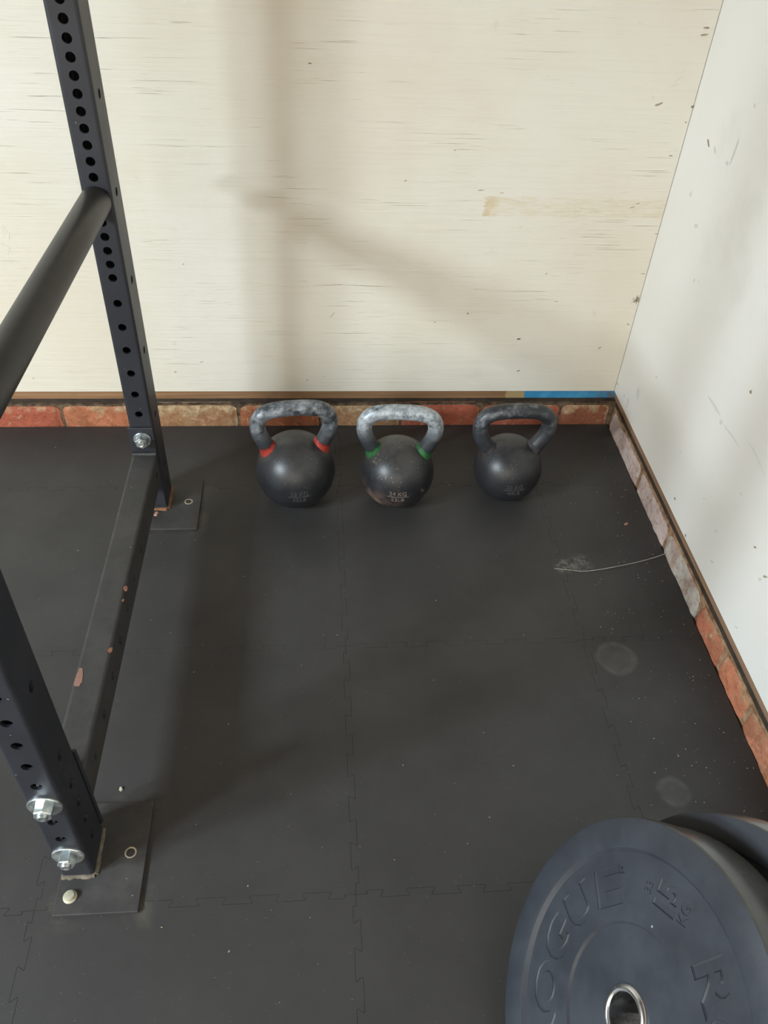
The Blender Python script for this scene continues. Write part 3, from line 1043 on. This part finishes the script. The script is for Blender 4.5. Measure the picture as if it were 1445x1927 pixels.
# ------------------------------------------------------------------ kettlebells
def kettlebell(loc, rz, Rb, hgt, label, lines, Mball, Mhandle, Mband, band_label, Mtext, ty=0.0):
    t = empty('kettlebell', loc, rz)
    tag(t, label, 'kettlebell', 'kettlebells lined up along the back wall')
    zc = Rb * 0.925
    # ball: a sphere cut flat at the base
    bm = bmesh.new()
    prof = [(0, 0.0002)]
    a0 = math.acos(zc / Rb)
    rb = Rb * math.sin(a0)
    prof += [(rb * 0.90, 0.0002), (rb * 0.97, 0.0008)]
    n = 40
    for k in range(n + 1):
        a = a0 + 0.06 + (PI - a0 - 0.06) * k / n
        prof.append((max(0.0, Rb * math.sin(a)) if k < n else 0.0, zc - Rb * math.cos(a)))
    lathe(bm, prof, (0, 0, 0), AZ, 72)
    obj('ball', bm, Mball, t, smooth=50)
    # handle: thick bar on two horns
    top = hgt - 0.0175
    hp = [Vector((-0.046, 0, zc + 0.048)), Vector((-0.0600, 0, zc + 0.068)), Vector((-0.0760, 0, top - 0.068)), Vector((-0.0805, 0, top - 0.043)), Vector((-0.0745, 0, top - 0.020)), Vector((-0.056, 0, top - 0.006)), Vector((-0.028, 0, top - 0.001)), Vector((0, 0, top))]
    hp = hp + [Vector((-p.x, 0, p.z)) for p in reversed(hp[:-1])]
    pts = catmull(hp, 6)
    m_ = len(pts)
    rad = []
    for i in range(m_):
        s = abs(i / (m_ - 1) - 0.5) * 2
        rad.append(0.0178 + 0.0010 * max(0, (s - 0.75) / 0.25) - 0.0002 * (1 - s))
    bm = bmesh.new()
    sweep(bm, pts, rad, 28)
    obj('handle', bm, Mhandle, t, smooth=60)
    # coloured collars where the horns meet the ball
    for s in (-1, 1):
        seq = pts[:11] if s < 0 else list(reversed(pts[-11:]))
        q, rr = [], []
        for i, p in enumerate(seq):
            d = (p - Vector((0, 0, zc))).length
            if Rb - 0.012 < d < Rb + 0.012:
                q.append(p)
                rr.append(0.0196 + 0.0045 * max(0.0, (Rb + 0.004 - d) / 0.012) - (0.0012 if d > Rb + 0.008 else 0))
        if len(q) < 3:
            q = [seq[3], seq[5], seq[7]]
            rr = [0.023, 0.0205, 0.0186]
        bm = bmesh.new()
        sweep(bm, q, rr, 28, cap=False)
        bmesh.ops.solidify(bm, geom=bm.faces[:], thickness=0.0012)
        b = obj('collar', bm, Mband, t, smooth=60)
        b['label'] = band_label
    # raised figures on the front
    bm = bmesh.new()
    for (body, size, v0) in lines:
        tb_ = text_bm(body, size, 0.0006)
        bmesh.ops.triangulate(tb_, faces=tb_.faces[:])

        def onball(co, v0=v0):
            u_, v_ = co.x / Rb, (co.y + v0) / Rb
            r = Rb + 0.0002 + co.z
            d = Vector((math.sin(u_) * math.cos(v_), -math.cos(u_) * math.cos(v_), math.sin(v_)))
            return Vector((0, 0, zc)) + d * r
        join(bm, tb_, onball)
    bar = bmesh.new()
    for k in range(12):
        x_ = -0.025 + 0.05 * k / 12
        add_box(bar, (x_, -0.0008, -0.0006), (x_ + 0.05 / 12, 0.0006, 0.0006))
    join(bm, bar, lambda co: Vector((0, 0, zc)) + Vector((math.sin(co.x / Rb) * math.cos((co.y + ty) / Rb), -math.cos(co.x / Rb) * math.cos((co.y + ty) / Rb), math.sin((co.y + ty) / Rb))) * (Rb + 0.0002 + co.z))
    obj('weight_figures', bm, Mtext, t)
    return t


def lines(a, b, ty):
    return [(a, 0.0155, ty + 0.0035), (b, 0.0155, ty - 0.0150)]


kettlebell((-0.050, 1.489, 0), math.radians(6), 0.0915, 0.275, 'large black kettlebell with red collars, grey worn handle, marked 28 KG', lines('28 KG', '62LB', -0.008),
           kb_ball('black_iron_ball', 0.55, False), kb_handle('worn_handle', 0.6, 0.38, 0.62), M_red, 'red painted collar', M_kbtext, -0.008)
kettlebell((0.1870, 1.484, 0), math.radians(-3), 0.0860, 0.2665, 'black kettlebell with green collars and silvery chalked handle, rusty ball marked 24 KG', lines('24 KG', '53LB', -0.006),
           kb_ball('dusty_iron_ball', 1.0, True), kb_handle('chalked_handle', 0.95, 0.30, 0.48), M_green, 'green painted collar', M_kbtext_b, -0.006)
kettlebell((0.4535, 1.500, 0), math.radians(2), 0.0815, 0.257, 'smallest black kettlebell with plain grey collars, marked 20 KG, nearest the corner', lines('20 KG', '44LB', -0.004),
           kb_ball('plain_iron_ball', 0.5, False), kb_handle('dark_handle', 0.45, 0.46, 0.66), M_grey_band, 'worn grey collar', M_kbtext, -0.004)

# ------------------------------------------------------------------ bumper plates leaning in the near corner


def bumper_plate(center, tilt, yaw, thick, label, lettered):
    n = Vector((-math.cos(tilt) * math.cos(yaw), -math.cos(tilt) * math.sin(yaw), math.sin(tilt)))
    u = Vector((math.sin(tilt) * math.cos(yaw), math.sin(tilt) * math.sin(yaw), math.cos(tilt)))
    right = (-n).cross(u)
    C = Vector(center)
    t = empty('bumper_plate', C)
    tag(t, label, 'weight plate', 'bumper plates leaning together')
    Ro = 0.225
    bm = bmesh.new()
    half = [(0.0262, -0.0100), (0.0990, -0.0100), (0.1015, -0.0060), (0.1820, -0.0060), (0.1865, -0.0004), (0.1885, 0.0), (0.2195, -0.0006), (0.2232, -0.0018), (0.2247, -0.0045), (Ro, -0.0080)]
    prof = list(half)
    prof += [(Ro, -thick / 2)]
    prof += [(r, -thick - h) for r, h in reversed(half)]
    lathe(bm, prof, (0, 0, 0), n, 160, u=u, close=True)
    bmesh.ops.recalc_face_normals(bm, faces=bm.faces)
    body = obj('rubber_disc', bm, M_bumper, t)
    if lettered:
        cb = bmesh.new()

        def stamp(body_, size, ang, r0, off=0.0, spin=0.0, sx=1.0):
            """one letter, its base line at radius r0, top outwards, ang clockwise from the top of the plate"""
            a = math.radians(ang)
            e_r = right * math.sin(a) + u * math.cos(a)
            e_t = right * math.cos(a) - u * math.sin(a)
            if spin:
                e_t, e_r = e_r, -e_t
            tb_ = text_bm(body_, size, 0.0008, off, 3, 0.0016)
            return tb_, e_r, e_t

        for rot in (0, 180):
            for ch, ang, sx in (('R', 3.0, 1.42), ('O', 29.5, 1.28), ('G', 55, 1.30), ('U', 78.5, 1.30), ('E', 101, 1.55)):
                tb_, e_r, e_t = stamp(ch, 0.0600, ang + rot, 0, 0.0010)
                join(cb, tb_, lambda co, e_r=e_r, e_t=e_t, sx=sx: e_t * (co.x * sx) + e_r * (0.1215 + co.y * 1.02) + n * (-0.0060 + co.z))
            tb_, e_r, e_t = stamp('R', 0.010, 111.5 + rot, 0, 0.0002)
            join(cb, tb_, lambda co, e_r=e_r, e_t=e_t: e_t * co.x + e_r * (0.158 + co.y) + n * (-0.0060 + co.z))
            # weight: reads outwards along the radius
            a = math.radians(-38.5 + rot)
            e_r = right * math.sin(a) + u * math.cos(a)
            e_t = right * math.cos(a) - u * math.sin(a)
            for s_, size, up_, off in (('33', 0.0175, 0.0235, 0.0), ('15', 0.047, -0.0170, 0.0010), ('KG', 0.0215, -0.0385, 0.0)):
                tb_ = text_bm(s_, size, 0.0008, off, 3, 0.0014 if size > 0.03 else 0.0003)
                join(cb, tb_, lambda co, e_r=e_r, e_t=e_t, up_=up_: e_r * (0.1455 + co.x * 0.85) - e_t * (co.y + up_) + n * (-0.0060 + co.z))
        bmesh.ops.recalc_face_normals(cb, faces=cb.faces)
        cutter = obj('cutter', cb, M_bumper)
        cutter.location = C
        md = body.modifiers.new('cut', 'BOOLEAN')
        md.operation = 'DIFFERENCE'
        md.solver = 'EXACT'
        md.use_self = True
        md.object = cutter
        bpy.context.view_layer.update()
        dg = bpy.context.evaluated_depsgraph_get()
        me = bpy.data.meshes.new_from_object(body.evaluated_get(dg))
        body.modifiers.clear()
        old = body.data
        body.data = me
        me.name = 'rubber_disc'
        bpy.data.meshes.remove(old)
        cm_ = cutter.data
        bpy.data.objects.remove(cutter)
        bpy.data.meshes.remove(cm_)
        me.materials.clear()
        me.materials.append(M_bumper)
    b2 = bmesh.new()
    b2.from_mesh(body.data)
    for f in b2.faces:
        f.smooth = True
        cc = f.calc_center_median()
        f.material_index = 1 if (cc - n * cc.dot(n)).length > 0.2238 else 0
    for e in b2.edges:
        e.smooth = len(e.link_faces) == 2 and e.calc_face_angle(0) < math.radians(24)
    if len(body.data.materials) < 2:
        body.data.materials.append(M_tread)
    b2.to_mesh(body.data)
    b2.free()
    # steel sleeve with a rolled lip
    bm = bmesh.new()
    pr = [(0.0253, -0.012), (0.0253, -0.0080), (0.0260, -0.0058), (0.0280, -0.0046), (0.0310, -0.0050), (0.0338, -0.0072), (0.0345, -0.0102)]
    pr2 = pr + [(r, -thick - h) for r, h in reversed(pr)]
    lathe(bm, pr2, (0, 0, 0), n, 72, u=u, close=True)
    bmesh.ops.recalc_face_normals(bm, faces=bm.faces)
    h = obj('steel_hub', bm, M_chrome, t, smooth=50)
    h['label'] = 'bright steel centre ring'
    return t


T1 = 0.079
tl1 = 0.484
bumper_plate((0.3475, 0.2922, 0.225 * math.cos(tl1) + T1 * math.sin(tl1) - 0.0005), tl1, 0.0, T1, 'front black bumper plate with ROGUE lettering and bright steel centre ring', True)
T2 = 0.060
tl2 = 0.44
bumper_plate((0.4640, 0.2935, 0.225 * math.cos(tl2) + T2 * math.sin(tl2) - 0.0005), tl2, 0.10, T2, 'rear black bumper plate, mostly hidden behind the lettered one', False)


# ------------------------------------------------------------------ crumbs and fibre on the mats
def crumb(bm, c, lu, lv, h, seed):
    rnd = random.Random(seed)
    k = 10
    base, top = [], []
    ang = rnd.uniform(0, PI)
    for i in range(k):
        a = 2 * PI * i / k
        r = rnd.uniform(0.65, 1.15)
        p, q = math.cos(a) * lu * r, math.sin(a) * lv * r
        x_, y_ = p * math.cos(ang) - q * math.sin(ang), p * math.sin(ang) + q * math.cos(ang)
        base.append(bm.verts.new((c[0] + x_, c[1] + y_, c[2])))
        top.append(bm.verts.new((c[0] + x_ * 0.75, c[1] + y_ * 0.75, c[2] + h * rnd.uniform(0.7, 1.2))))
    for i in range(k):
        j = (i + 1) % k
        bm.faces.new((base[i], base[j], top[j], top[i]))
    bm.faces.new(top)
    bm.faces.new(list(reversed(base)))


bm = bmesh.new()
p = on_z(1178, 986)
crumb(bm, (p.x, p.y, 0.0), 0.007, 0.0038, 0.002, 3)
tag(obj('brick_chip', bm, M_chip, smooth=30), 'small pink brick chip lying on the mat near the right wall', 'debris')
bm = bmesh.new()
p = on_z(228, 1486)
crumb(bm, (p.x, p.y, 0.0), 0.0042, 0.003, 0.004, 5)
tag(obj('pebble', bm, M_pale, smooth=30), 'tiny pale pebble on the mat beside the near rack foot', 'debris')
bm = bmesh.new()
p = on_z(294, 967, BASE_T)
crumb(bm, (p.x, p.y, BASE_T), 0.009, 0.0055, 0.002, 11)
tag(obj('brick_chip', bm, M_chip, smooth=30), 'tan chip lying on the far rack foot', 'debris')
bm = bmesh.new()
fib = [on_z(px, py, 0.0015) for px, py in ((1043, 1070), (1056, 1071), (1075, 1073), (1095, 1075), (1120, 1073), (1150, 1068), (1190, 1060), (1225, 1051))] + [Vector((0.7905, 1.2705, 0.006))]
sweep(bm, catmull(fib, 5), 0.0009, 6, up=AZ)
tag(obj('fibre_strand', bm, M_thread, smooth=80), 'thin grey fibre strand lying across the mat to the brick course', 'strand')

# loose grit nobody could count
bm = bmesh.new()
rnd = random.Random(21)
spots = [(840, 908), (845, 913), (758, 1440), (966, 1441), (921, 1538), (742, 1618), (820, 1130), (365, 1265), (816, 1280), (431, 1790), (304, 1745), (1090, 1700), (1290, 1410), (1230, 1390), (985, 1196), (1130, 1180), (1152, 1184)]
for i, (px, py) in enumerate(spots):
    p = on_z(px, py)
    crumb(bm, (p.x, p.y, 0), rnd.uniform(.0011, .0020), rnd.uniform(.0007, .0012), 0.001, 100 + i)
for i in range(210):
    xx = 0.79 - abs(rnd.gauss(0, 0.10)) if rnd.random() < 0.6 else rnd.uniform(-0.75, 0.78)
    yy = rnd.uniform(0.4, 1.75)
    s = rnd.uniform(.0004, .0010)
    if xx < 0.78 and not (-0.47 < xx < -0.26 and (yy < 0.72 or 1.37 < yy < 1.56)):
        crumb(bm, (xx, yy, 0), s * rnd.uniform(1, 1.8), s, s * 0.8, 400 + i)
tag(obj('floor_grit', bm, M_grit), 'pale grit and crumbs scattered over the black mats', 'grit', kind='stuff')

# ------------------------------------------------------------------ daylight
for yc_, wd_ in PANES:
    ld = bpy.data.lights.new('window_daylight', 'AREA')
    ld.shape = 'RECTANGLE'
    ld.size = 0.50
    ld.size_y = wd_
    ld.energy = 122.0
    ld.color = (0.77, 0.90, 1.0)
    lo = bpy.data.objects.new('window_daylight', ld)
    COL.objects.link(lo)
    lo.location = (XL + 0.23, yc_, (WZ0 + WZ1) / 2)
    lo.rotation_euler = Vector((0.48, 0.0, -0.88)).to_track_quat('-Z', 'X').to_euler()

w = bpy.data.worlds.new('sky')
SC.world = w
w.use_nodes = True
nt = w.node_tree
bg = nt.nodes['Background']
tc = nt.nodes.new('ShaderNodeTexCoord')
sx = nt.nodes.new('ShaderNodeSeparateXYZ')
nt.links.new(tc.outputs['Generated'], sx.inputs[0])
rp = nt.nodes.new('ShaderNodeValToRGB')
nt.links.new(sx.outputs[2], rp.inputs[0])
rp.color_ramp.elements[0].position = 0.0
rp.color_ramp.elements[0].color = (0.36, 0.26, 0.165, 1)
rp.color_ramp.elements[1].position = 0.04
rp.color_ramp.elements[1].color = (1.0, 0.91, 0.76, 1)
e = rp.color_ramp.elements.new(1.0)
e.color = (0.85, 0.85, 0.85, 1)
nt.links.new(rp.outputs[0], bg.inputs[0])
bg.inputs[1].default_value = 4.1

vs_ = SC.view_settings
vs_.view_transform = 'Standard'
vs_.look = 'None'
vs_.gamma = 1.0
vs_.use_curve_mapping = False
vs_.exposure = -0.27
